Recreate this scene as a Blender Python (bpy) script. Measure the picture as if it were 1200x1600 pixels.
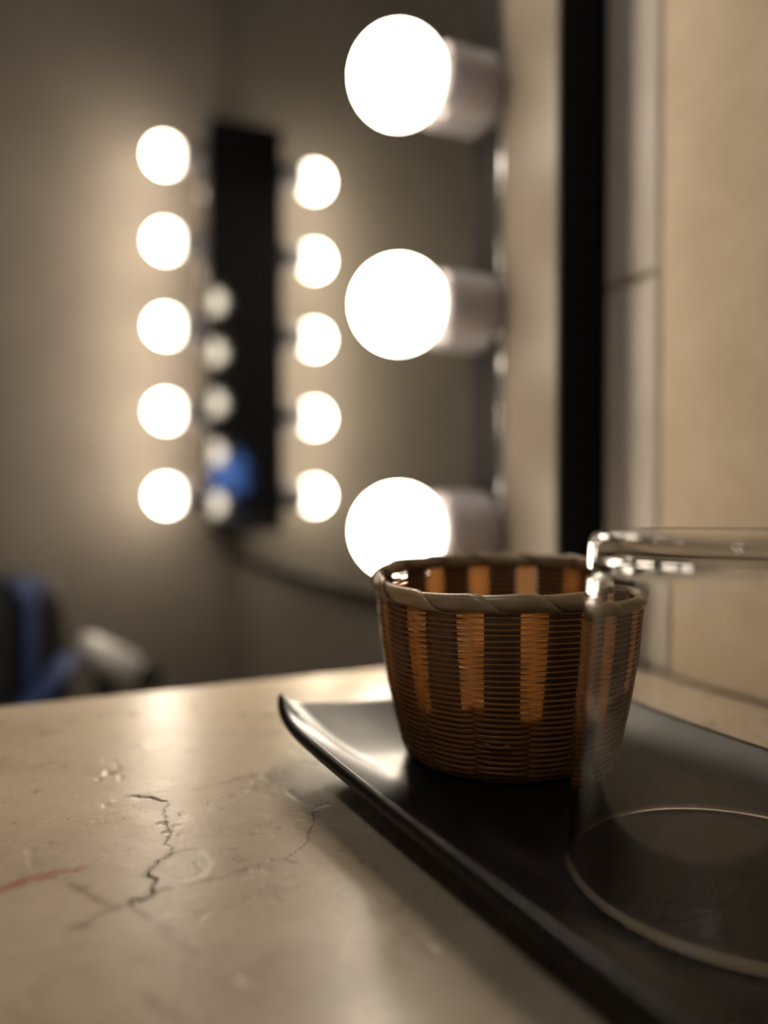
import bpy, bmesh, math, random
import numpy as np
from mathutils import Vector, Matrix

for o in list(bpy.data.objects):
    bpy.data.objects.remove(o, do_unlink=True)
random.seed(4)
np.random.seed(4)
scene = bpy.context.scene
COL = scene.collection

# ------------------------------------------------------------------ camera, world, exposure
COUNTER_Z = 0.75
CAM_Z = COUNTER_Z + 0.0834            # the phone is held about 8 cm above the stone
YAW = math.radians(24.5)
PITCH = math.atan(25 / 1220)
cam = bpy.data.cameras.new('camera')
cam.sensor_fit = 'VERTICAL'
cam.sensor_height = 36.0
cam.lens = 1220 / 1600 * 36.0
cam.clip_start = 0.005
cam.dof.use_dof = True
cam.dof.focus_distance = 0.198
cam.dof.aperture_fstop = 3.7
camo = bpy.data.objects.new('camera', cam)
COL.objects.link(camo)
camo.location = (0, 0, CAM_Z)
camo.rotation_euler = (math.pi / 2 - PITCH, 0, -YAW)
scene.camera = camo

world = bpy.data.worlds.new('dusk')
scene.world = world
world.use_nodes = True
bg = world.node_tree.nodes['Background']
bg.inputs['Color'].default_value = (0.10, 0.22, 0.62, 1)     # blue dusk behind the added window
bg.inputs['Strength'].default_value = 6.0

vs = scene.view_settings
vs.view_transform = 'Standard'
vs.look = 'None'
vs.gamma = 1
vs.use_curve_mapping = False
vs.exposure = 0.47
scene.cycles.use_denoising = True
scene.cycles.use_adaptive_sampling = True
scene.cycles.adaptive_threshold = 0.05
scene.cycles.adaptive_min_samples = 16
scene.cycles.max_bounces = 10
scene.cycles.transmission_bounces = 9
scene.cycles.glossy_bounces = 5
scene.cycles.diffuse_bounces = 3
scene.cycles.sample_clamp_indirect = 6.0

BULB_L = 22.0                          # radiance of the frosted globes
BULB_COL = (1.0, 0.855, 0.675)


# ------------------------------------------------------------------ helpers
def P(x, y, z):
    """z measured from the counter top"""
    return (x, y, COUNTER_Z + z)


def mat(name, base=(0.5, 0.5, 0.5), rough=0.5, metal=0.0, spec=0.5):
    m = bpy.data.materials.new(name)
    m.use_nodes = True
    b = m.node_tree.nodes['Principled BSDF']
    b.inputs['Base Color'].default_value = (*base, 1)
    b.inputs['Roughness'].default_value = rough
    b.inputs['Metallic'].default_value = metal
    b.inputs['Specular IOR Level'].default_value = spec
    return m, m.node_tree, b


def nd(nt, kind, **kw):
    n = nt.nodes.new(kind)
    for k, v in kw.items():
        if hasattr(n, k):
            setattr(n, k, v)
        else:
            n.inputs[k].default_value = v
    return n


def ramp(nt, fac, stops):
    r = nt.nodes.new('ShaderNodeValToRGB')
    e = r.color_ramp.elements
    while len(e) < len(stops):
        e.new(0.5)
    for el, (p, c) in zip(e, stops):
        el.position = p
        el.color = (*c, 1) if len(c) == 3 else c
    nt.links.new(fac, r.inputs['Fac'])
    return r.outputs['Color']


def mixc(nt, fac, a, b, mode='MIX'):
    n = nt.nodes.new('ShaderNodeMix')
    n.data_type = 'RGBA'
    n.blend_type = mode
    for sock, v in ((n.inputs[0], fac), (n.inputs[6], a), (n.inputs[7], b)):
        if hasattr(v, 'node'):
            nt.links.new(v, sock)
        elif isinstance(v, (int, float)):
            sock.default_value = v
        else:
            sock.default_value = (*v, 1)
    return n.outputs[2]


def bump(nt, b, height, strength=0.2, dist=0.001):
    n = nt.nodes.new('ShaderNodeBump')
    n.inputs['Strength'].default_value = strength
    n.inputs['Distance'].default_value = dist
    nt.links.new(height, n.inputs['Height'])
    nt.links.new(n.outputs['Normal'], b.inputs['Normal'])


def noise(nt, scale, detail=4.0, rough=0.55, vec=None):
    n = nd(nt, 'ShaderNodeTexNoise')
    n.inputs['Scale'].default_value = scale
    n.inputs['Detail'].default_value = detail
    n.inputs['Roughness'].default_value = rough
    if vec is None:
        tc = nt.nodes.new('ShaderNodeTexCoord')
        vec = tc.outputs['Object']
    nt.links.new(vec, n.inputs['Vector'])
    return n.outputs['Fac']


def stone(name, c0, c1, c2, rough, scale=1.0, bmp=0.12):
    m, nt, b = mat(name, c1, rough)
    f1 = noise(nt, 14 * scale, 4, 0.6)
    f2 = noise(nt, 90 * scale, 4, 0.65)
    f3 = noise(nt, 420 * scale, 3, 0.6)
    c = ramp(nt, f1, [(0.32, c0), (0.5, c1), (0.7, c2)])
    c = mixc(nt, 0.24, c, ramp(nt, f2, [(0.3, c0), (0.5, c1), (0.68, c2)]))
    c = mixc(nt, 0.22, c, ramp(nt, f3, [(0.35, c0), (0.65, c2)]))
    c = mixc(nt, 0.16, c, ramp(nt, noise(nt, 1600 * scale, 2, 0.6), [(0.35, c0), (0.65, c2)]))
    nt.links.new(c, b.inputs['Base Color'])
    r = nd(nt, 'ShaderNodeMapRange')
    r.inputs['To Min'].default_value = rough - 0.08
    r.inputs['To Max'].default_value = rough + 0.1
    nt.links.new(f2, r.inputs['Value'])
    nt.links.new(r.outputs['Result'], b.inputs['Roughness'])
    bump(nt, b, f2, bmp, 0.0006)
    return m, nt, b, c


# ------------------------------------------------------------------ mesh builders
def link(name, me, m=None, parent=None, smooth=False):
    o = bpy.data.objects.new(name, me)
    COL.objects.link(o)
    if m is not None:
        me.materials.append(m)
    if smooth:
        me.polygons.foreach_set('use_smooth', [True] * len(me.polygons))
    if parent is not None:
        o.parent = parent
    return o


def bm_obj(name, bm, m, parent=None, smooth=False):
    bmesh.ops.recalc_face_normals(bm, faces=bm.faces)
    me = bpy.data.meshes.new(name)
    bm.to_mesh(me)
    bm.free()
    return link(name, me, m, parent, smooth)


def box_bm(lo, hi, bev=0.0, seg=2, bm=None):
    bm = bm or bmesh.new()
    lo, hi = Vector(lo), Vector(hi)
    r = bmesh.ops.create_cube(bm, size=1.0)
    vsx = r['verts']
    for v in vsx:
        v.co = Vector([(lo[i] + hi[i]) / 2 + v.co[i] * (hi[i] - lo[i]) for i in range(3)])
    if bev:
        es = {e for v in vsx for e in v.link_edges}
        bmesh.ops.bevel(bm, geom=list(es), offset=bev, segments=seg, profile=0.5, affect='EDGES')
    return bm


def box(name, lo, hi, m, parent=None, bev=0.0, seg=2):
    return bm_obj(name, box_bm(lo, hi, bev, seg), m, parent)


def lathe_mesh(name, prof, n=64, axis='Z', closed_profile=False):
    """profile of (r, h); the ends on the axis close themselves"""
    vts, fcs, rings = [], [], []
    for r, h in prof:
        if r < 1e-7:
            rings.append([len(vts)])
            vts.append((0, 0, h))
        else:
            rings.append(list(range(len(vts), len(vts) + n)))
            for k in range(n):
                a = 2 * math.pi * k / n
                vts.append((r * math.cos(a), r * math.sin(a), h))
    pairs = list(zip(rings[:-1], rings[1:]))
    if closed_profile:
        pairs.append((rings[-1], rings[0]))
    for A, B in pairs:
        for k in range(n):
            k2 = (k + 1) % n
            if len(A) == 1 and len(B) == 1:
                continue
            if len(A) == 1:
                fcs.append((A[0], B[k], B[k2]))
            elif len(B) == 1:
                fcs.append((A[k], B[0], A[k2]))
            else:
                fcs.append((A[k], B[k], B[k2], A[k2]))
    if axis == '-X':                    # profile height runs towards -X
        vts = [(-z, y, x) for x, y, z in vts]
    me = bpy.data.meshes.new(name)
    me.from_pydata(vts, [], fcs)
    bm = bmesh.new()
    bm.from_mesh(me)
    bmesh.ops.recalc_face_normals(bm, faces=bm.faces)
    bm.to_mesh(me)
    bm.free()
    return me


def tube_bm(pts, rad, n=10, bm=None, flat=1.0):
    """a tube along points; rad a number or a list"""
    bm = bm or bmesh.new()
    pts = [Vector(p) for p in pts]
    rads = rad if isinstance(rad, (list, tuple)) else [rad] * len(pts)
    prev, up = None, Vector((0, 0, 1))
    for i, p in enumerate(pts):
        d = (pts[min(i + 1, len(pts) - 1)] - pts[max(i - 1, 0)]).normalized()
        if abs(d.dot(up)) > 0.95:
            up = Vector((1, 0, 0))
        s = d.cross(up).normalized()
        u = s.cross(d).normalized()
        ring = [bm.verts.new(p + (s * math.cos(2 * math.pi * k / n) + u * math.sin(2 * math.pi * k / n) * flat) * rads[i]) for k in range(n)]
        if prev:
            for k in range(n):
                bm.faces.new((prev[k], prev[(k + 1) % n], ring[(k + 1) % n], ring[k]))
        else:
            bm.faces.new(ring[::-1])
        prev = ring
    bm.faces.new(prev)
    return bm


def thing(name, label, cat, loc=(0, 0, 0), group=None):
    o = bpy.data.objects.new(name, None)
    COL.objects.link(o)
    o.location = loc
    o['label'] = label
    o['category'] = cat
    if group:
        o['group'] = group
    return o


def tag(o, label, cat, group=None):
    o['label'] = label
    o['category'] = cat
    if group:
        o['group'] = group
    return o


def struct(o, label=None, cat=None):
    o['kind'] = 'structure'
    if label:
        o['label'] = label
    if cat:
        o['category'] = cat
    return o


# ------------------------------------------------------------------ materials
M_wall_far, nt, b = mat('taupe plaster', (0.34, 0.28, 0.22), 0.8)
f = noise(nt, 6, 5)
nt.links.new(ramp(nt, f, [(0.3, (0.20, 0.172, 0.14)), (0.7, (0.25, 0.215, 0.178))]), b.inputs['Base Color'])
M_room, nt, b = mat('pale plaster', (0.27, 0.24, 0.20), 0.85)
nt.links.new(ramp(nt, noise(nt, 5, 2), [(0.3, (0.25, 0.222, 0.185)), (0.7, (0.29, 0.258, 0.215))]), b.inputs['Base Color'])
M_floor, nt, b, _ = stone('dark stone floor', (0.06, 0.05, 0.045), (0.09, 0.075, 0.065), (0.12, 0.10, 0.085), 0.5)
M_tile, nt, b, _ = stone('travertine tile', (0.51, 0.395, 0.26), (0.62, 0.495, 0.345), (0.73, 0.62, 0.47), 0.55, 1.6, 0.25)
M_trimtile, nt, b, _ = stone('grey limestone trim', (0.52, 0.46, 0.41), (0.60, 0.545, 0.49), (0.67, 0.62, 0.56), 0.5, 1.6, 0.2)
M_grout, nt, b = mat('grout', (0.30, 0.25, 0.19), 0.9)
bump(nt, b, noise(nt, 300, 3), 0.3, 0.001)

# counter stone: colours, with crack / red / stain masks carried by the mesh
M_stone, nt, b, c = stone('limestone counter', (0.35, 0.275, 0.19), (0.52, 0.43, 0.315), (0.66, 0.565, 0.43), 0.285, 1.0, 0.30)
vor = nd(nt, 'ShaderNodeTexVoronoi')
vor.inputs['Scale'].default_value = 230
tc = nt.nodes.new('ShaderNodeTexCoord')
nt.links.new(tc.outputs['Object'], vor.inputs['Vector'])
pit = ramp(nt, vor.outputs['Distance'], [(0.03, (1, 1, 1)), (0.13, (0, 0, 0))])
pm = ramp(nt, noise(nt, 60, 2), [(0.56, (0, 0, 0)), (0.66, (1, 1, 1))])
pits = mixc(nt, 1.0, pit, pm, 'MULTIPLY')
c = mixc(nt, pits, c, (0.22, 0.17, 0.11))
att = {}
for nm, colr in (('stain', (0.27, 0.185, 0.115)), ('red', (0.36, 0.11, 0.075)), ('crack', (0.045, 0.033, 0.022))):
    a = nd(nt, 'ShaderNodeAttribute', attribute_name=nm)
    c = mixc(nt, a.outputs['Fac'], c, colr)
    att[nm] = a
nt.links.new(c, b.inputs['Base Color'])

M_black, nt, b = mat('black gloss lacquer', (0.006, 0.006, 0.008), 0.06, 0.0, 1.0)
M_blackmatt, nt, b = mat('black matt edge', (0.004, 0.004, 0.006), 0.6, 0.0, 0.12)
M_plate, nt, b = mat('taupe satin plate', (0.33, 0.27, 0.205), 0.45)
nt.links.new(ramp(nt, noise(nt, 8, 3), [(0.3, (0.20, 0.165, 0.125)), (0.7, (0.24, 0.20, 0.155))]), b.inputs['Base Color'])
M_channel, nt, b = mat('dark anodised channel', (0.06, 0.055, 0.055), 0.38, 0.6)
bump(nt, b, noise(nt, 300, 2), 0.05, 0.0005)
M_chrome, nt, b = mat('chrome', (0.72, 0.72, 0.74), 0.16, 1.0)
nt.links.new(ramp(nt, noise(nt, 30, 2), [(0.3, (0.66, 0.66, 0.68)), (0.7, (0.76, 0.76, 0.78))]), b.inputs['Base Color'])
M_socket, nt, b = mat('satin grey socket', (0.44, 0.41, 0.42), 0.32, 0.35)
nt.links.new(ramp(nt, noise(nt, 40, 2), [(0.3, (0.34, 0.315, 0.325)), (0.7, (0.38, 0.355, 0.365))]), b.inputs['Base Color'])
M_mirror, nt, b = mat('mirror silver', (0.86, 0.88, 0.84), 0.0, 1.0)

# frosted globe: it glows all over, weaker towards its neck
M_bulb, nt, b = mat('frosted bulb glass', (0.9, 0.88, 0.84), 0.4)
tc = nt.nodes.new('ShaderNodeTexCoord')
sx = nd(nt, 'ShaderNodeSeparateXYZ')
nt.links.new(tc.outputs['Object'], sx.inputs['Vector'])
mr = nd(nt, 'ShaderNodeMapRange')
mr.inputs['From Min'].default_value = -0.012   # towards the tip
mr.inputs['From Max'].default_value = 0.024    # at the neck
mr.inputs['To Min'].default_value = BULB_L
mr.inputs['To Max'].default_value = BULB_L * 0.03
nt.links.new(sx.outputs['X'], mr.inputs['Value'])
nt.links.new(mr.outputs['Result'], b.inputs['Emission Strength'])
b.inputs['Emission Color'].default_value = (*BULB_COL, 1)

M_tray, nt, b = mat('black satin ceramic', (0.007, 0.0068, 0.0065), 0.32, 0.0, 0.24)
f = noise(nt, 700, 3)
r = nd(nt, 'ShaderNodeMapRange')
r.inputs['To Min'].default_value = 0.30
r.inputs['To Max'].default_value = 0.42
nt.links.new(noise(nt, 120, 4), r.inputs['Value'])
nt.links.new(r.outputs['Result'], b.inputs['Roughness'])
bump(nt, b, f, 0.06, 0.0003)


def bamboo(name, c0, c1, trans, tcol, scale=(900, 900, 2500)):
    m, nt, b = mat(name, c0, 0.33)
    tc = nt.nodes.new('ShaderNodeTexCoord')
    mp = nd(nt, 'ShaderNodeMapping')
    mp.inputs['Scale'].default_value = (0.12, 0.12, 1.0)
    nt.links.new(tc.outputs['Object'], mp.inputs['Vector'])
    f = noise(nt, 1400, 4, 0.6, mp.outputs['Vector'])
    col = ramp(nt, f, [(0.3, c0), (0.7, c1)])
    inf = nd(nt, 'ShaderNodeObjectInfo')
    rv = ramp(nt, inf.outputs['Random'], [(0.0, (0.72, 0.70, 0.66)), (1.0, (1.15, 1.12, 1.08))])
    col = mixc(nt, 1.0, col, rv, 'MULTIPLY')
    nt.links.new(col, b.inputs['Base Color'])
    bump(nt, b, f, 0.25, 0.0003)
    tr = nd(nt, 'ShaderNodeBsdfTranslucent')
    tr.inputs['Color'].default_value = (*tcol, 1)
    mx = nd(nt, 'ShaderNodeMixShader')
    mx.inputs['Fac'].default_value = trans
    nt.links.new(b.outputs['BSDF'], mx.inputs[1])
    nt.links.new(tr.outputs['BSDF'], mx.inputs[2])
    nt.links.new(mx.outputs['Shader'], nt.nodes['Material Output'].inputs['Surface'])
    return m


M_strand = bamboo('bamboo strand', (0.17, 0.092, 0.042), (0.27, 0.155, 0.077), 0.58, (1.0, 0.66, 0.31))
M_stave = bamboo('bamboo stave', (0.12, 0.062, 0.033), (0.17, 0.092, 0.05), 0.03, (0.5, 0.2, 0.06))
M_rim = bamboo('bamboo rim strip', (0.29, 0.205, 0.11), (0.45, 0.33, 0.195), 0.10, (0.6, 0.36, 0.14))

M_glass, nt, b = mat('clear glass', (0.985, 0.99, 0.985), 0.0)
b.inputs['Transmission Weight'].default_value = 1.0
b.inputs['IOR'].default_value = 1.48
M_pane, nt, b = mat('window glass', (1, 1, 1), 0.0)
b.inputs['Transmission Weight'].default_value = 1.0
b.inputs['IOR'].default_value = 1.1
M_frame, nt, b = mat('dark window frame', (0.05, 0.045, 0.04), 0.5)
bump(nt, b, noise(nt, 80, 3), 0.1, 0.001)
M_wood, nt, b = mat('dark stained wood', (0.10, 0.06, 0.035), 0.5)
nt.links.new(ramp(nt, noise(nt, 25, 6), [(0.3, (0.075, 0.045, 0.026)), (0.7, (0.13, 0.08, 0.048))]), b.inputs['Base Color'])
M_bag, nt, b = mat('black woven nylon', (0.012, 0.012, 0.013), 0.7)
bump(nt, b, noise(nt, 500, 2), 0.3, 0.001)
M_blue, nt, b = mat('blue webbing', (0.10, 0.19, 0.52), 0.55)
nt.links.new(ramp(nt, noise(nt, 200, 2), [(0.3, (0.035, 0.06, 0.18)), (0.7, (0.055, 0.095, 0.27))]), b.inputs['Base Color'])
M_silver, nt, b = mat('silver plastic', (0.75, 0.73, 0.71), 0.35, 0.2)
bump(nt, b, noise(nt, 90, 2), 0.03, 0.001)
M_darkplastic, nt, b = mat('black plastic', (0.015, 0.014, 0.014), 0.4)
bump(nt, b, noise(nt, 300, 2), 0.05, 0.0005)

# ------------------------------------------------------------------ the room
WX = 0.308          # plane of the masonry behind the mirror
CX = 0.2755         # face of the stone cladding beside the light bar
CEND = 0.3265       # where the cladding stops against the light bar
FARY = 1.28
XL, YB, ZT = -1.6, -1.2, 2.4

struct(box('floor', (XL, YB, -0.05), (WX + 0.1, FARY, 0.0), M_floor))
struct(box('ceiling', (XL, YB, ZT), (WX + 0.1, FARY, ZT + 0.05), M_room))
struct(box('wall_left', (XL - 0.1, YB, 0), (XL, FARY, ZT), M_room))
struct(box('wall_far', (XL, FARY, 0), (WX + 0.1, FARY + 0.1, ZT), M_wall_far))
wr = struct(box('wall_right', (WX, YB, 0), (WX + 0.1, FARY, ZT), M_room))
# back wall with an added strip window, unseen, for the blue reflection
wx0, wx1, wz0, wz1 = -0.33, -0.02, CAM_Z + 0.010, CAM_Z + 0.200
bm = box_bm((XL, YB - 0.1, 0), (WX + 0.1, YB, wz0))
box_bm((XL, YB - 0.1, wz1), (WX + 0.1, YB, ZT), bm=bm)
box_bm((XL, YB - 0.1, wz0), (wx0, YB, wz1), bm=bm)
box_bm((wx1, YB - 0.1, wz0), (WX + 0.1, YB, wz1), bm=bm)
struct(bm_obj('wall_back', bm, M_room))
bm = box_bm((wx0, YB - 0.07, wz0), (wx1, YB - 0.03, wz0 + 0.012))
box_bm((wx0, YB - 0.07, wz1 - 0.012), (wx1, YB - 0.03, wz1), bm=bm)
box_bm((wx0, YB - 0.07, wz0), (wx0 + 0.012, YB - 0.03, wz1), bm=bm)
box_bm((wx1 - 0.012, YB - 0.07, wz0), (wx1, YB - 0.03, wz1), bm=bm)
win = struct(bm_obj('added_window_1', bm, M_frame))
box('pane', (wx0 + 0.012, YB - 0.052, wz0 + 0.012), (wx1 - 0.012, YB - 0.048, wz1 - 0.012), M_pane, win)

# stone cladding on the right wall: grout bed, small trim tiles at its end, big tiles beyond
box('grout_bed', (CX + 0.0012, YB, 0.0), (WX, CEND - 0.0005, ZT), M_grout, wr)


def tile(y0, y1, z0, z1, m, bev=0.0012):
    return box('tile', (CX, y0, z0), (CX + 0.006, y1, z1), m, wr, bev, 2)


z = COUNTER_Z + 0.0834 + 0.108 - 0.18 * 2
JY = 0.2865
while z < 1.9:
    if z + 0.179 > COUNTER_Z + 0.05:
        tile(JY + 0.001, CEND, (z if z > COUNTER_Z + 0.05 else COUNTER_Z) + 0.001, z + 0.179, M_trimtile, 0.003)
    z += 0.18
for (z0, z1) in ((COUNTER_Z + 0.0005, COUNTER_Z + 0.60), (COUNTER_Z + 0.602, COUNTER_Z + 1.2)):
    for (y0, y1) in ((-0.113, JY - 0.001), (-0.515, -0.115), (-0.917, -0.517)):
        tile(y0, y1, z0, z1, M_tile)

# ------------------------------------------------------------------ mirror
MX = 0.304
mir = thing('wall_mirror', 'large frameless wall mirror between the two bulb light bars', 'mirror', (MX, 0.8, CAM_Z - 0.095))


def child(o, parent):
    o.parent = parent
    o.location = o.location - parent.location
    return o


child(box('mirror_glass', (MX, 0.40, CAM_Z - 0.095), (WX, 1.272, CAM_Z + 0.95), M_mirror), mir)
child(box('bottom_channel', (MX - 0.004, 0.40, CAM_Z - 0.103), (WX, 1.272, CAM_Z - 0.095), M_blackmatt, None, 0.001), mir)

# ------------------------------------------------------------------ light bars
RB = 0.0262
prof = [(0, 0.0)]
# bulb profile along its axis: tip at h = 2RB, neck at h = 0 (h measured towards the tip), centre at origin
prof = []
for k in range(0, 25):
    a = math.pi * k / 28.0
    prof.append((RB * math.sin(a), RB * math.cos(a)))
prof.append((0.0128, -0.0262))
prof.append((0.0125, -0.034))
prof.append((0, -0.034))
bulb_me = lathe_mesh('bulb', prof, 48, '-X')
bulb_me.materials.append(M_bulb)
bulb_me.polygons.foreach_set('use_smooth', [True] * len(bulb_me.polygons))
# socket: h = 0 at the bar, growing towards the bulb
sp = [(0, 0), (0.0225, 0.0), (0.0228, 0.006), (0.0226, 0.028), (0.0215, 0.0325), (0.019, 0.0345), (0.0165, 0.0345), (0.0160, 0.024), (0, 0.024)]
sock_me = lathe_mesh('socket', sp, 48, '-X')
sock_me.materials.append(M_socket)
sock_me.polygons.foreach_set('use_smooth', [True] * len(sock_me.polygons))
cp = [(0, 0), (0.0195, 0), (0.0205, 0.0015), (0.0205, 0.005), (0.0190, 0.0062), (0, 0.0062)]
coll_me = lathe_mesh('collar', cp, 40, '-X')
coll_me.materials.append(M_chrome)
coll_me.polygons.foreach_set('use_smooth', [True] * len(coll_me.polygons))
FX = 0.2465        # front face of the bars


def light_bar(label, y_out, y_in, z_low, z0, bulbs_y):
    """y_out: edge away from the mirror, y_in: edge at the mirror; z_low: lowest bulb above the camera height"""
    zb, zt = CAM_Z + z0, CAM_Z + z_low + 4 * 0.1255 + 0.063
    t = thing('vanity_light_bar', label, 'vanity light', (FX + 0.02, (y_out + y_in) / 2, zb), 'bulb light bars of the mirror')
    s = 1 if y_in > y_out else -1
    lo, hi = min(y_out, y_in), max(y_out, y_in)
    child(box('housing', (FX + 0.002, lo, zb), (MX - 0.0003, hi, zt), M_black, None, 0.0012), t)
    a, bb = sorted((y_out, y_out - s * 0.0006))
    child(box('side_panel', (FX + 0.001, a, zb), (MX - 0.0003, bb, zt), M_blackmatt), t)
    ych = y_in - s * 0.036
    a, bb = sorted((y_out + s * 0.0006, ych - s * 0.001))
    child(box('face_plate', (FX, a, zb + 0.001), (FX + 0.0022, bb, zt - 0.001), M_plate, None, 0.0008), t)
    a, bb = sorted((ych + s * 0.0022, y_in - s * 0.0006))
    child(box('channel', (FX - 0.0006, a, zb + 0.001), (FX + 0.0022, bb, zt - 0.001), M_channel, None, 0.0008), t)
    a, bb = sorted((ych - s * 0.001, ych + s * 0.0022))
    child(box('trim_strip', (FX - 0.0022, a, zb + 0.001), (FX + 0.0022, bb, zt - 0.001), M_chrome, None, 0.0012, 3), t)
    for k in range(5):
        zz = CAM_Z + z_low + k * 0.1255
        s_ = link('socket', sock_me, None, t)
        s_.location = Vector((FX - 0.0045, bulbs_y, zz)) - t.location
        c_ = link('collar', coll_me)
        c_.parent = s_
        c_.location = (0.0045, 0, 0)
        b_ = link('bulb', bulb_me, None, t)
        b_.location = Vector((0.1885, bulbs_y, zz)) - t.location
    return t


light_bar('near bar of glowing globe bulbs on grey sockets above the woven basket', 0.3275, 0.413, -0.0195, -0.080, 0.3935)
light_bar('far bar of glowing globe bulbs with black side at the mirror end', 1.257, 1.172, 0.0, -0.055, 1.192)

# ------------------------------------------------------------------ stone counter
cracks_dark = [[(0.0251, 0.2257), (0.03, 0.2214), (0.0339, 0.2167)], [(0.0265, 0.1823), (0.0247, 0.1797), (0.0231, 0.1769), (0.0243, 0.172), (0.0234, 0.1685), (0.0211, 0.1661), (0.0179, 0.1656)]]
cracks_thin = [[(0.0339, 0.2167), (0.0316, 0.2074), (0.0308, 0.1971), (0.0295, 0.1899), (0.0308, 0.1853), (0.0281, 0.1833), (0.0265, 0.1823)], [(0.068, 0.194), (0.0643, 0.186), (0.0604, 0.1766), (0.0529, 0.171), (0.05, 0.1716), (0.0466, 0.1698)], [(0.0529, 0.171), (0.0545, 0.1678)], [(0.0241, 0.1705), (0.0235, 0.1664)]]
veins = [[(0.0179, 0.1656), (0.0154, 0.1656), (0.0115, 0.1624), (0.0073, 0.1605)], [(0.0078, 0.1786), (0.0121, 0.171), (0.0154, 0.1656)], [(0.0179, 0.1656), (0.0203, 0.1597), (0.0242, 0.1492), (0.0275, 0.1416)], [(0.0237, 0.1678), (0.0314, 0.1687), (0.0377, 0.1689), (0.0468, 0.1707)], [(0.0183, 0.1323), (0.0188, 0.1294), (0.0209, 0.1267), (0.0223, 0.1249)], [(0.0416, 0.2224), (0.0614, 0.2273)]]
red = [[(-0.0109, 0.1815), (-0.0061, 0.1828), (-0.0012, 0.1851), (0.0059, 0.1857), (0.0112, 0.1862)]]
spots = [(0.0229, 0.1652), (0.0238, 0.1599), (0.018, 0.2173), (0.0382, 0.2321), (0.0373, 0.2181), (0.0212, 0.1417), (0.0258, 0.139), (0.0336, 0.1249), (0.0184, 0.1332), (0.0198, 0.1276), (0.0043, 0.2022), (0.0405, 0.2266)]


def lattice(seed, n=512):
    return np.random.RandomState(seed).rand(n, n)


def vnoise(x, y, scale, seed):
    L = lattice(seed)
    u, v = x * scale + 200, y * scale + 200
    i, j = np.floor(u).astype(int), np.floor(v).astype(int)
    fu, fv = u - i, v - j
    fu, fv = fu * fu * (3 - 2 * fu), fv * fv * (3 - 2 * fv)
    n = L.shape[0]
    g = lambda a, c: L[a % n, c % n]
    return (g(i, j) * (1 - fu) + g(i + 1, j) * fu) * (1 - fv) + (g(i, j + 1) * (1 - fu) + g(i + 1, j + 1) * fu) * fv


def seg_dist(x, y, line):
    """distance to a polyline, and where along it (0..1)"""
    best = np.full(x.shape, 1e9)
    tt = np.zeros(x.shape)
    m = len(line) - 1
    for k in range(m):
        (ax, ay), (bx_, by_) = line[k], line[k + 1]
        dx, dy = bx_ - ax, by_ - ay
        t = np.clip(((x - ax) * dx + (y - ay) * dy) / (dx * dx + dy * dy), 0, 1)
        d = np.hypot(x - ax - t * dx, y - ay - t * dy)
        w = d < best
        best[w] = d[w]
        tt[w] = (k + t[w]) / m
    return best, tt


CY1 = 0.3465
CX0 = -0.26
xs = np.concatenate([np.linspace(CX0, -0.03, 20)[:-1], np.arange(-0.03, 0.085, 0.0003), np.linspace(0.086, CX - 0.0005, 40)])
ys = np.concatenate([np.linspace(-0.9, 0.09, 40)[:-1], np.arange(0.09, 0.25, 0.00042), np.linspace(0.2515, CY1, 50)])
gx, gy = np.meshgrid(xs, ys, indexing='ij')
wx = gx + (vnoise(gx, gy, 420, 1) - 0.5) * 0.0016 + (vnoise(gx, gy, 1300, 2) - 0.5) * 0.0007
wy = gy + (vnoise(gx, gy, 420, 3) - 0.5) * 0.0022 + (vnoise(gx, gy, 1300, 4) - 0.5) * 0.0009
crack = np.zeros_like(gx)
stain = np.zeros_like(gx)
redm = np.zeros_like(gx)
for ln in cracks_dark:
    d, t = seg_dist(wx, wy, ln)
    w = 0.00042 + 0.00035 * vnoise(gx, gy, 260, 7)
    crack = np.maximum(crack, 0.85 * np.clip(1.25 - d / w, 0, 1))
    stain = np.maximum(stain, 0.5 * np.exp(-(d / 0.0016) ** 2))
for ln in cracks_thin:
    d, t = seg_dist(wx, wy, ln)
    w = 0.00018 + 0.00022 * vnoise(gx, gy, 300, 8)
    crack = np.maximum(crack, 0.60 * np.clip(1.3 - d / w, 0, 1))
    stain = np.maximum(stain, 0.32 * np.exp(-(d / 0.0014) ** 2))
for ln in veins:
    d, t = seg_dist(wx, wy, ln)
    n_ = vnoise(gx, gy, 350, 9)
    stain = np.maximum(stain, (0.5 + 0.5 * n_) * np.exp(-(d / (0.0007 + 0.0007 * n_)) ** 2))
for ln in red:
    d, t = seg_dist(wx, wy, ln)
    w = 0.0004 + 0.0016 * np.sin(np.pi * np.clip(0.28 + 0.72 * t, 0, 1)) ** 1.0
    redm = np.maximum(redm, 0.9 * np.exp(-(d / w) ** 2) * (0.55 + 0.45 * vnoise(gx, gy, 700, 11)))
for k, (sx_, sy_) in enumerate(spots):
    d = np.hypot((wx - sx_), (wy - sy_) * 0.7)
    stain = np.maximum(stain, (0.55 if k not in (5, 6, 7) else 0.35) * np.exp(-(d / (0.0008 if k not in (7, 8, 9) else 0.0013)) ** 2))
# broad cloudy staining of the stone and small dents
cl = vnoise(gx, gy, 45, 21) * 0.6 + vnoise(gx, gy, 120, 22) * 0.4
stain = np.maximum(stain, np.clip(cl - 0.60, 0, 1) * 0.7)
dent = np.clip(vnoise(gx, gy, 330, 31) * vnoise(gx, gy, 90, 32) - 0.50, 0, 1)
gz = COUNTER_Z - 0.00045 * np.clip((crack - 0.5) * 2.5, 0, 1) - 0.0005 * dent
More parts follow.
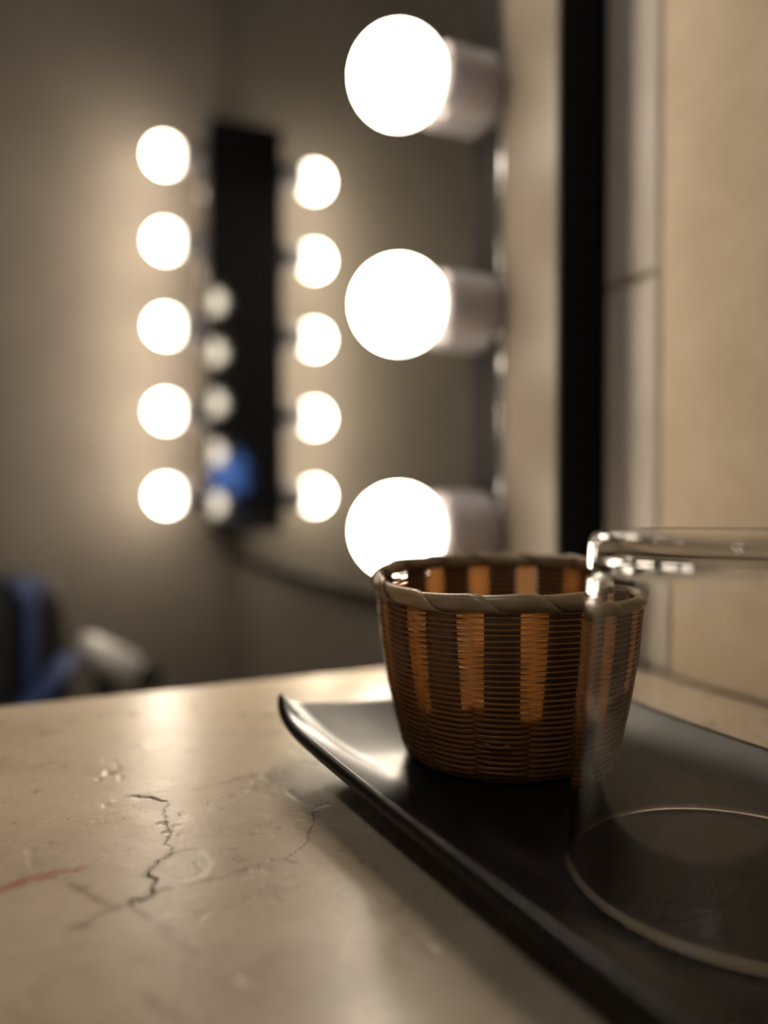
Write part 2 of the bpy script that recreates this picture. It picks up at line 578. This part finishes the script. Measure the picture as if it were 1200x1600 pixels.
# the worn oval chip beside the crack
d = np.hypot((gx - 0.0315) / 0.0068, (gy - 0.178) / 0.0085) + (vnoise(gx, gy, 500, 41) - 0.5) * 0.25
gz -= 0.00008 * np.clip((1.0 - d) * 5, 0, 1) * (0.7 + 0.6 * vnoise(gx, gy, 900, 42))
# the far edge is worn round and a little wavy
wav = (vnoise(gx, gy * 0, 60, 51) - 0.5) * 0.0016
gy2 = gy + wav * np.clip((gy - 0.30) / 0.04, 0, 1)
edge = np.clip((gy - (CY1 - 0.004)) / 0.004, 0, 1)
gz -= 0.004 * (1 - np.sqrt(np.clip(1 - edge ** 2, 0, 1)))
nx, ny = gx.shape
top = np.stack([gx, gy2, gz], -1).reshape(-1, 3)
idx = np.arange(nx * ny).reshape(nx, ny)
quads = np.stack([idx[:-1, :-1], idx[1:, :-1], idx[1:, 1:], idx[:-1, 1:]], -1).reshape(-1, 4)
border = np.concatenate([idx[:, 0], idx[-1, 1:], idx[-2::-1, -1], idx[0, -2:0:-1]])
low = top[border].copy()
low[:, 2] = COUNTER_Z - 0.034
nb = len(border)
lo_i = nx * ny + np.arange(nb)
side = np.stack([border, lo_i, np.roll(lo_i, -1), np.roll(border, -1)], -1)
V = np.concatenate([top, low])
me = bpy.data.meshes.new('countertop')
me.from_pydata(V.tolist(), [], quads.tolist() + side.tolist() + [tuple(int(i) for i in lo_i[::-1])])
me.update()
for nm, arr in (('crack', crack), ('stain', stain), ('red', redm)):
    at = me.attributes.new(nm, 'FLOAT', 'POINT')
    at.data.foreach_set('value', np.concatenate([np.clip(arr, 0, 1).reshape(-1), np.zeros(nb)]).astype(np.float32))
co = link('countertop', me, M_stone)
flags = np.ones(len(me.polygons), bool)
flags[len(quads):] = False
me.polygons.foreach_set('use_smooth', flags)
tag(co, 'cracked beige limestone countertop with a red smear carrying the black tray', 'countertop')

# cabinet that carries the counter
cab = thing('vanity_cabinet', 'dark wooden cabinet under the beige stone countertop', 'cabinet', (0.0, -0.25, 0))
child(box('body', (CX0 + 0.03, -0.86, 0.0), (CX - 0.002, CY1 - 0.05, COUNTER_Z - 0.0345), M_wood, None, 0.002), cab)
for k, (y0, y1) in enumerate(((-0.85, -0.285), (-0.28, 0.285))):
    dr = child(box('door', (CX0 + 0.012, y0, 0.05), (CX0 + 0.0298, y1, COUNTER_Z - 0.05), M_wood, None, 0.003), cab)
    yh = y1 - 0.05 if k == 0 else y0 + 0.05
    bm = tube_bm([(CX0 + 0.012, yh, 0.40), (CX0 - 0.012, yh, 0.41), (CX0 - 0.012, yh, 0.52), (CX0 + 0.012, yh, 0.53)], 0.005, 10)
    h_ = bm_obj('handle', bm, M_chrome, None, True)
    h_.parent = dr
    h_.location = -cab.location - dr.location

# ------------------------------------------------------------------ black tray
TCX, TCY, THX, THY = 0.1330, 0.103, 0.0562, 0.139
TRAY_T = 0.006


def tray_pt(u, v):
    au, av = abs(u), abs(v)
    s = max(au, av)
    p = 13.0
    den = (au ** p + av ** p) ** (1 / p) if s > 0 else 1
    k = s / den if s > 0 else 1
    k = 1 + (k - 1) * s ** 3
    x = THX * u * k * (1 + 0.010 * av ** 3)
    y = THY * v * k * (1 + 0.030 * au ** 3)
    eu, ev = max((au - 0.66) / 0.34, 0), max((av - 0.76) / 0.24, 0)
    e = (eu ** 3 + ev ** 3) ** (1 / 3)
    z = TRAY_T + 0.0080 * e ** 1.7 + 0.0036 * (au * av) ** 2.6
    e = min(e, 1)
    th = 0.006 - 0.0014 * e
    return x, y, z, th


NU, NV = 72, 120
us = [math.sin(math.pi / 2 * (-1 + 2 * i / NU)) * 0.35 + (-1 + 2 * i / NU) * 0.65 for i in range(NU + 1)]
vv = [math.sin(math.pi / 2 * (-1 + 2 * i / NV)) * 0.35 + (-1 + 2 * i / NV) * 0.65 for i in range(NV + 1)]
vts, fcs = [], []
for u in us:
    for v in vv:
        x, y, z, th = tray_pt(u, v)
        vts.append((x, y, z))
off = len(vts)
for u in us:
    for v in vv:
        x, y, z, th = tray_pt(u, v)
        s = max(abs(u), abs(v))
        vts.append((x * (1 - 0.012 * s), y * (1 - 0.006 * s), z - th))
I = lambda i, j: i * (NV + 1) + j
for i in range(NU):
    for j in range(NV):
        fcs.append((I(i, j), I(i + 1, j), I(i + 1, j + 1), I(i, j + 1)))
        fcs.append((off + I(i, j), off + I(i, j + 1), off + I(i + 1, j + 1), off + I(i + 1, j)))
bd = [I(i, 0) for i in range(NU + 1)] + [I(NU, j) for j in range(1, NV + 1)] + [I(i, NV) for i in range(NU - 1, -1, -1)] + [I(0, j) for j in range(NV - 1, 0, -1)]
rings = [bd]
for f_ in (0.25, 0.5, 0.75):            # rounded lip
    ring = []
    for b_ in bd:
        A, B = Vector(vts[b_]), Vector(vts[off + b_])
        q = A.lerp(B, f_)
        n_ = Vector((q.x / THX ** 1, q.y / THY ** 1, 0))
        # outward: towards the nearer edge
        ax, ay = abs(q.x) / THX, abs(q.y) / THY
        wgt = Vector((math.copysign(ax ** 8, q.x), math.copysign(ay ** 8, q.y), 0)).normalized()
        q = q + wgt * (0.0021 * math.sin(math.pi * f_))
        ring.append(len(vts))
        vts.append(tuple(q))
    rings.append(ring)
rings.append([off + b_ for b_ in bd])
for r0, r1 in zip(rings[:-1], rings[1:]):
    for k in range(len(bd)):
        k2 = (k + 1) % len(bd)
        fcs.append((r0[k], r1[k], r1[k2], r0[k2]))
me = bpy.data.meshes.new('tray')
me.from_pydata(vts, [], fcs)
bm = bmesh.new()
bm.from_mesh(me)
tray = bm_obj('serving_tray', bm, M_tray, None, True)
tray.location = P(TCX, TCY, 0.0002)
tray.rotation_euler.z = math.radians(3.0)
tag(tray, 'black satin rectangular tray with upturned corners on the stone countertop', 'tray')

# ------------------------------------------------------------------ woven basket
BX, BY = 0.1296, 0.1985
BZ = COUNTER_Z + TRAY_T + 0.0005
bh = 0.0522
bk = thing('woven_basket', 'small round brown bamboo basket woven over flat staves on the tray', 'basket', (BX, BY, BZ))
NS = 14
PH_CAM = math.atan2(-BY, -BX)          # direction from the basket to the viewer
RIGHT = -YAW                           # angle of the world direction that lies to the photo's right


def brad(t):
    r = 0.0284 + 0.0158 * t - 0.0070 * t * t
    if t < 0.07:
        r -= 0.0022 * (1 - t / 0.07) ** 2
    return r


def bz(t, ph):
    tilt = -0.0002 * math.cos(ph - RIGHT) - 0.0030 * math.cos(ph - PH_CAM)
    wob = 0.0006 * math.sin(3 * ph + 1.1)
    return t * (bh + tilt + wob)


def strand_mesh(t, par, jit):
    n = NS * 10
    vts, fcs = [], []
    sect = 6
    ph0 = random.random() * 6.28
    for k in range(n):
        ph = 2 * math.pi * k / n
        c = math.cos(NS / 2 * (ph - PH_CAM)) * par
        over = math.tanh(c * 2.2) / math.tanh(2.2)
        at_stave = abs(math.cos(NS / 2 * (ph - PH_CAM)))
        r = brad(t) + over * 0.00055 + 0.00006 * math.sin(5 * ph + ph0)
        z = bz(t, ph) + jit * math.sin(2 * ph + ph0) + 0.00005 * math.sin(9 * ph + 2 * ph0)
        hh = 0.00020 + 0.00017 * (1 - at_stave) ** 1.3 + 0.00015 * max(0.0, min(1.0, (0.62 - t) / 0.2))
        tt = 0.00030
        slope = 0.25
        for q in range(sect):
            a = 2 * math.pi * (q + 0.5) / sect
            dr, dz = math.cos(a) * tt, math.sin(a) * hh * 1.12
            rr = r + dr + dz * slope
            vts.append((rr * math.cos(ph), rr * math.sin(ph), z + dz))
    for k in range(n):
        k2 = (k + 1) % n
        for q in range(sect):
            q2 = (q + 1) % sect
            fcs.append((k * sect + q, k2 * sect + q, k2 * sect + q2, k * sect + q2))
    me = bpy.data.meshes.new('strand')
    me.from_pydata(vts, [], fcs)
    return me


NR = 64
for i in range(NR):
    t = (i + 0.6) / (NR + 1.6)
    par = 1 if i % 2 == 0 else -1
    link('strand', strand_mesh(t, par, random.uniform(-1, 1) * 0.00012), M_strand, bk, True)
# staves
for s in range(NS):
    phc = PH_CAM + 2 * math.pi * s / NS
    vts, fcs = [], []
    nt_, nw = 24, 5
    for layer in (0, 1):
        for i in range(nt_ + 1):
            t = 0.005 + 0.985 * i / nt_
            wd = 0.0046 / brad(t)
            for j in range(nw):
                ph = phc + wd * (-1 + 2 * j / (nw - 1))
                r = brad(t) + (-0.00022 if layer else 0.00022)
                vts.append((r * math.cos(ph), r * math.sin(ph), bz(t, ph)))
    o_ = (nt_ + 1) * nw
    for i in range(nt_):
        for j in range(nw - 1):
            a = i * nw + j
            fcs.append((a, a + 1, a + nw + 1, a + nw))
            fcs.append((o_ + a, o_ + a + nw, o_ + a + nw + 1, o_ + a + 1))
        for j in (0, nw - 1):
            a = i * nw + j
            fcs.append((a, a + nw, o_ + a + nw, o_ + a))
    me = bpy.data.meshes.new('stave')
    me.from_pydata(vts, [], fcs)
    link('stave', me, M_stave, bk, True)
# base: a flat woven disc of crossing splints
vts, fcs = [], []
base = bm_obj('base', bmesh.new(), M_stave, bk)
bpy.data.objects.remove(base)
base_me = lathe_mesh('base', [(0, 0.0004), (0.0262, 0.0004), (0.0272, 0.0009), (0.0262, 0.0016), (0, 0.0016)], 56)
link('base', base_me, M_stave, bk, True)
# added unseen sleeve, keeps light out of the lower weave
nl = 112
vts, fcs = [], []
for side_ in (0.0013, 0.0018):
    for i in range(7):
        for k in range(nl):
            ph = 2 * math.pi * k / nl
            top_ = 0.43 + 0.035 * math.sin(5 * ph + 0.7) + 0.025 * math.sin(11 * ph) + 0.03 * math.sin(23 * ph)
            t = 0.03 + (top_ - 0.03) * i / 6
            vts.append(((brad(t) - side_) * math.cos(ph), (brad(t) - side_) * math.sin(ph), bz(t, ph)))
L_ = lambda s_, i, k: (s_ * 7 + i) * nl + k % nl
for k in range(nl):
    for i in range(6):
        fcs.append((L_(0, i, k), L_(0, i, k + 1), L_(0, i + 1, k + 1), L_(0, i + 1, k)))
        fcs.append((L_(1, i, k), L_(1, i + 1, k), L_(1, i + 1, k + 1), L_(1, i, k + 1)))
    fcs.append((L_(0, 6, k), L_(0, 6, k + 1), L_(1, 6, k + 1), L_(1, 6, k)))
    fcs.append((L_(0, 0, k), L_(1, 0, k), L_(1, 0, k + 1), L_(0, 0, k + 1)))
me = bpy.data.meshes.new('light_block')
me.from_pydata(vts, [], fcs)
M_light_block = bamboo('bamboo lining', (0.15, 0.08, 0.04), (0.20, 0.11, 0.06), 0.22, (0.7, 0.36, 0.13))
link('light_block', me, M_light_block, bk, True)
# curled end of the rim strip
kp = []
for k in range(14):
    a = 2 * math.pi * k / 9
    ph = RIGHT - 0.10
    r_ = brad(1) + 0.0016 + 0.0010 * math.cos(a)
    kp.append((r_ * math.cos(ph + 0.004 * k), r_ * math.sin(ph + 0.004 * k), bz(1, ph) + 0.0008 + 0.0010 * math.sin(a)))
bm_obj('rim_knot', tube_bm(kp, 0.00055, 8), M_rim, bk, True)
# rim: a core hoop wrapped with one wide strip
nr = 112
vts, fcs = [], []
for k in range(nr):
    ph = 2 * math.pi * k / nr
    for q in range(8):
        a = 2 * math.pi * q / 8
        r = brad(1) + 0.0011 * math.cos(a)
        vts.append((r * math.cos(ph), r * math.sin(ph), bz(1, ph) + 0.0014 * math.sin(a)))
for k in range(nr):
    for q in range(8):
        fcs.append((k * 8 + q, ((k + 1) % nr) * 8 + q, ((k + 1) % nr) * 8 + (q + 1) % 8, k * 8 + (q + 1) % 8))
me = bpy.data.meshes.new('rim_hoop')
me.from_pydata(vts, [], fcs)
rim = link('rim_hoop', me, M_stave, bk, True)
NWRAP = 14
for wv in range(NWRAP):
    vts, fcs = [], []
    steps, wn = 26, 7
    j1, j2 = random.uniform(-0.06, 0.06), random.uniform(0.92, 1.12)
    for i in range(steps + 1):
        psi = 2 * math.pi * i / steps - math.pi * 0.8
        for j in range(wn):
            w = -0.5 + j / (wn - 1)
            # ring angle advances with the turn; the strip is wider than one pitch so turns overlap
            ph = PH_CAM + (wv + 0.15 + j1 + psi / (2 * math.pi) * 1.0 + w * 1.12 * j2) * 2 * math.pi / NWRAP
            lift = 0.00010 + 0.00062 * (w + 0.5) ** 1.6
            a = -psi + 0.6
            rr = 0.00135 + lift
            rz = 0.0019 + lift
            r = brad(1) + rr * math.cos(a)
            zz = bz(1, ph) + rz * math.sin(a) - 0.0002
            vts.append((r * math.cos(ph), r * math.sin(ph), zz))
    for i in range(steps):
        for j in range(wn - 1):
            a = i * wn + j
            fcs.append((a, a + wn, a + wn + 1, a + 1))
    me = bpy.data.meshes.new('wrap')
    me.from_pydata(vts, [], fcs)
    w_ = link('wrap', me, M_rim, rim, True)
    sol = w_.modifiers.new('thick', 'SOLIDIFY')
    sol.thickness = 0.00018
    sol.offset = 0
# one broken splint end that sticks out low on the front
ph = PH_CAM + 0.02
r = brad(0.25) + 0.0009
pts = []
for k in range(7):
    a = ph - 0.16 + 0.20 * k / 6
    pts.append(((r + 0.0001 * k) * math.cos(a), (r + 0.0001 * k) * math.sin(a), bz(0.245, a) - 0.0008 * math.sin(k / 6 * math.pi)))
bm_obj('broken_strand', tube_bm(pts, 0.00032, 6), M_strand, bk, True)

# ------------------------------------------------------------------ upturned glass tumbler
GX, GY = 0.132, 0.113
g = []
g += [(0.0, 0.0690), (0.0180, 0.0690), (0.0240, 0.0694), (0.0272, 0.0698), (0.0288, 0.0697), (0.0300, 0.0691), (0.0307, 0.0680), (0.0310, 0.0664)]
for k in range(1, 9):
    t = k / 8
    g.append((0.0310 + 0.0041 * t, 0.0664 * (1 - t) + 0.0018 * t))
g += [(0.0353, 0.0008), (0.0350, 0.0002), (0.0345, 0.0), (0.0340, 0.0002), (0.0337, 0.0010)]
for k in range(1, 9):
    t = k / 8
    g.append((0.0336 - 0.0043 * t, 0.0018 * (1 - t) + 0.0595 * t))
g += [(0.0288, 0.0622), (0.0275, 0.0640), (0.0252, 0.0650), (0.0200, 0.0655), (0.0100, 0.0657), (0.0, 0.0658)]
gme = lathe_mesh('drinking_glass', g, 128)
gl = link('drinking_glass', gme, M_glass, None, True)
gl.location = P(GX, GY, TRAY_T + 0.0004)
tag(gl, 'clear glass tumbler standing upside down on the black tray', 'glass')

# ------------------------------------------------------------------ beyond the counter: stool, backpack, hair dryer
cl_ = thing('added_fill_lamp', 'added unseen round ceiling lamp giving soft fill light', 'lamp', (-0.8, -0.5, ZT))  # added lamp out of view, brightens the counter and basket front
child(link('base_ring', lathe_mesh('base_ring', [(0, 0), (0.125, 0), (0.125, -0.02), (0.115, -0.028), (0.105, -0.02), (0, -0.02)], 48), M_socket, None, True), cl_).location = (0, 0, 0)
M_fill_lamp, nt, b = mat('fill lamp diffuser', (0.9, 0.9, 0.9), 0.5)
b.inputs['Emission Color'].default_value = (1.0, 0.93, 0.84, 1)
b.inputs['Emission Strength'].default_value = 44.0
child(link('diffuser', lathe_mesh('diffuser', [(0, -0.034), (0.06, -0.032), (0.1, -0.026), (0.104, -0.0205), (0, -0.0205)], 48), M_fill_lamp, None, True), cl_).location = (0, 0, 0)

st = thing('bench', 'low dark wooden bench behind the counter end holding the backpack', 'bench', (-0.07, 1.03, 0))
child(box('seat', (-0.36, 0.82, 0.425), (0.22, 1.23, 0.46), M_wood, None, 0.006), st)
for x in (-0.34, 0.16):
    for y in (0.84, 1.18):
        child(box('leg', (x, y, 0.0), (x + 0.04, y + 0.04, 0.4252), M_wood, None, 0.003), st)

bp = thing('backpack', 'black backpack with blue straps standing beyond the counter end', 'backpack', (-0.08, 1.0, 0.46))


def soft_box(name, lo, hi, m, parent, bev, taper=0.9):
    bm = box_bm(lo, hi, bev, 5)
    zc0, zc1 = lo[2], hi[2]
    xc, yc = (lo[0] + hi[0]) / 2, (lo[1] + hi[1]) / 2
    for v in bm.verts:
        t = (v.co.z - zc0) / (zc1 - zc0)
        s = 1 - (1 - taper) * t
        v.co.x = xc + (v.co.x - xc) * s
        v.co.y = yc + (v.co.y - yc) * s
    o = bm_obj(name, bm, m, None, True)
    return child(o, parent)


soft_box('body', (-0.21, 0.93, 0.46), (0.052, 1.08, 0.742), M_bag, bp, 0.04, 0.86)
soft_box('front_pocket', (-0.18, 0.905, 0.465), (0.02, 0.95, 0.60), M_bag, bp, 0.018, 0.9)
child(bm_obj('strap', tube_bm([(-0.004, 0.985, 0.735), (-0.002, 0.945, 0.738), (0.0, 0.925, 0.71), (0.0, 0.920, 0.65), (-0.004, 0.918, 0.60)], 0.019, 10, flat=0.35), M_blue, None, True), bp)
child(bm_obj('strap', tube_bm([(0.040, 0.930, 0.655), (0.015, 0.900, 0.630), (-0.02, 0.893, 0.602), (-0.05, 0.900, 0.58)], 0.016, 10, flat=0.4), M_blue, None, True), bp)
child(bm_obj('buckle', box_bm((-0.010, 0.880, 0.545), (0.030, 0.902, 0.592), 0.006, 2), M_blue, None), bp)

hd = thing('hair_dryer', 'silver hair dryer with black nozzle standing beyond the counter end', 'hair dryer', (0.115, 1.09, 0.46))
A = Vector((0.060, 1.09, 0.636))
B = Vector((0.152, 1.08, 0.586))
dv = (B - A)
child(bm_obj('barrel', tube_bm([A - dv * 0.06, A, A + dv * 0.12, A + dv * 0.45, A + dv * 0.75, A + dv * 0.78], [0.014, 0.021, 0.023, 0.0225, 0.020, 0.017], 24), M_silver, None, True), hd)
child(bm_obj('nozzle', tube_bm([A + dv * 0.76, A + dv * 0.85, A + dv * 1.05], [0.017, 0.017, 0.015], 20), M_darkplastic, None, True), hd)
C = A + dv * 0.32
child(bm_obj('handle', tube_bm([C, C + Vector((0.002, 0, -0.05)), C + Vector((0.006, 0, -0.10)), Vector((C.x + 0.006, C.y, 0.4605))], [0.014, 0.013, 0.013, 0.019], 16), M_darkplastic, None, True), hd)
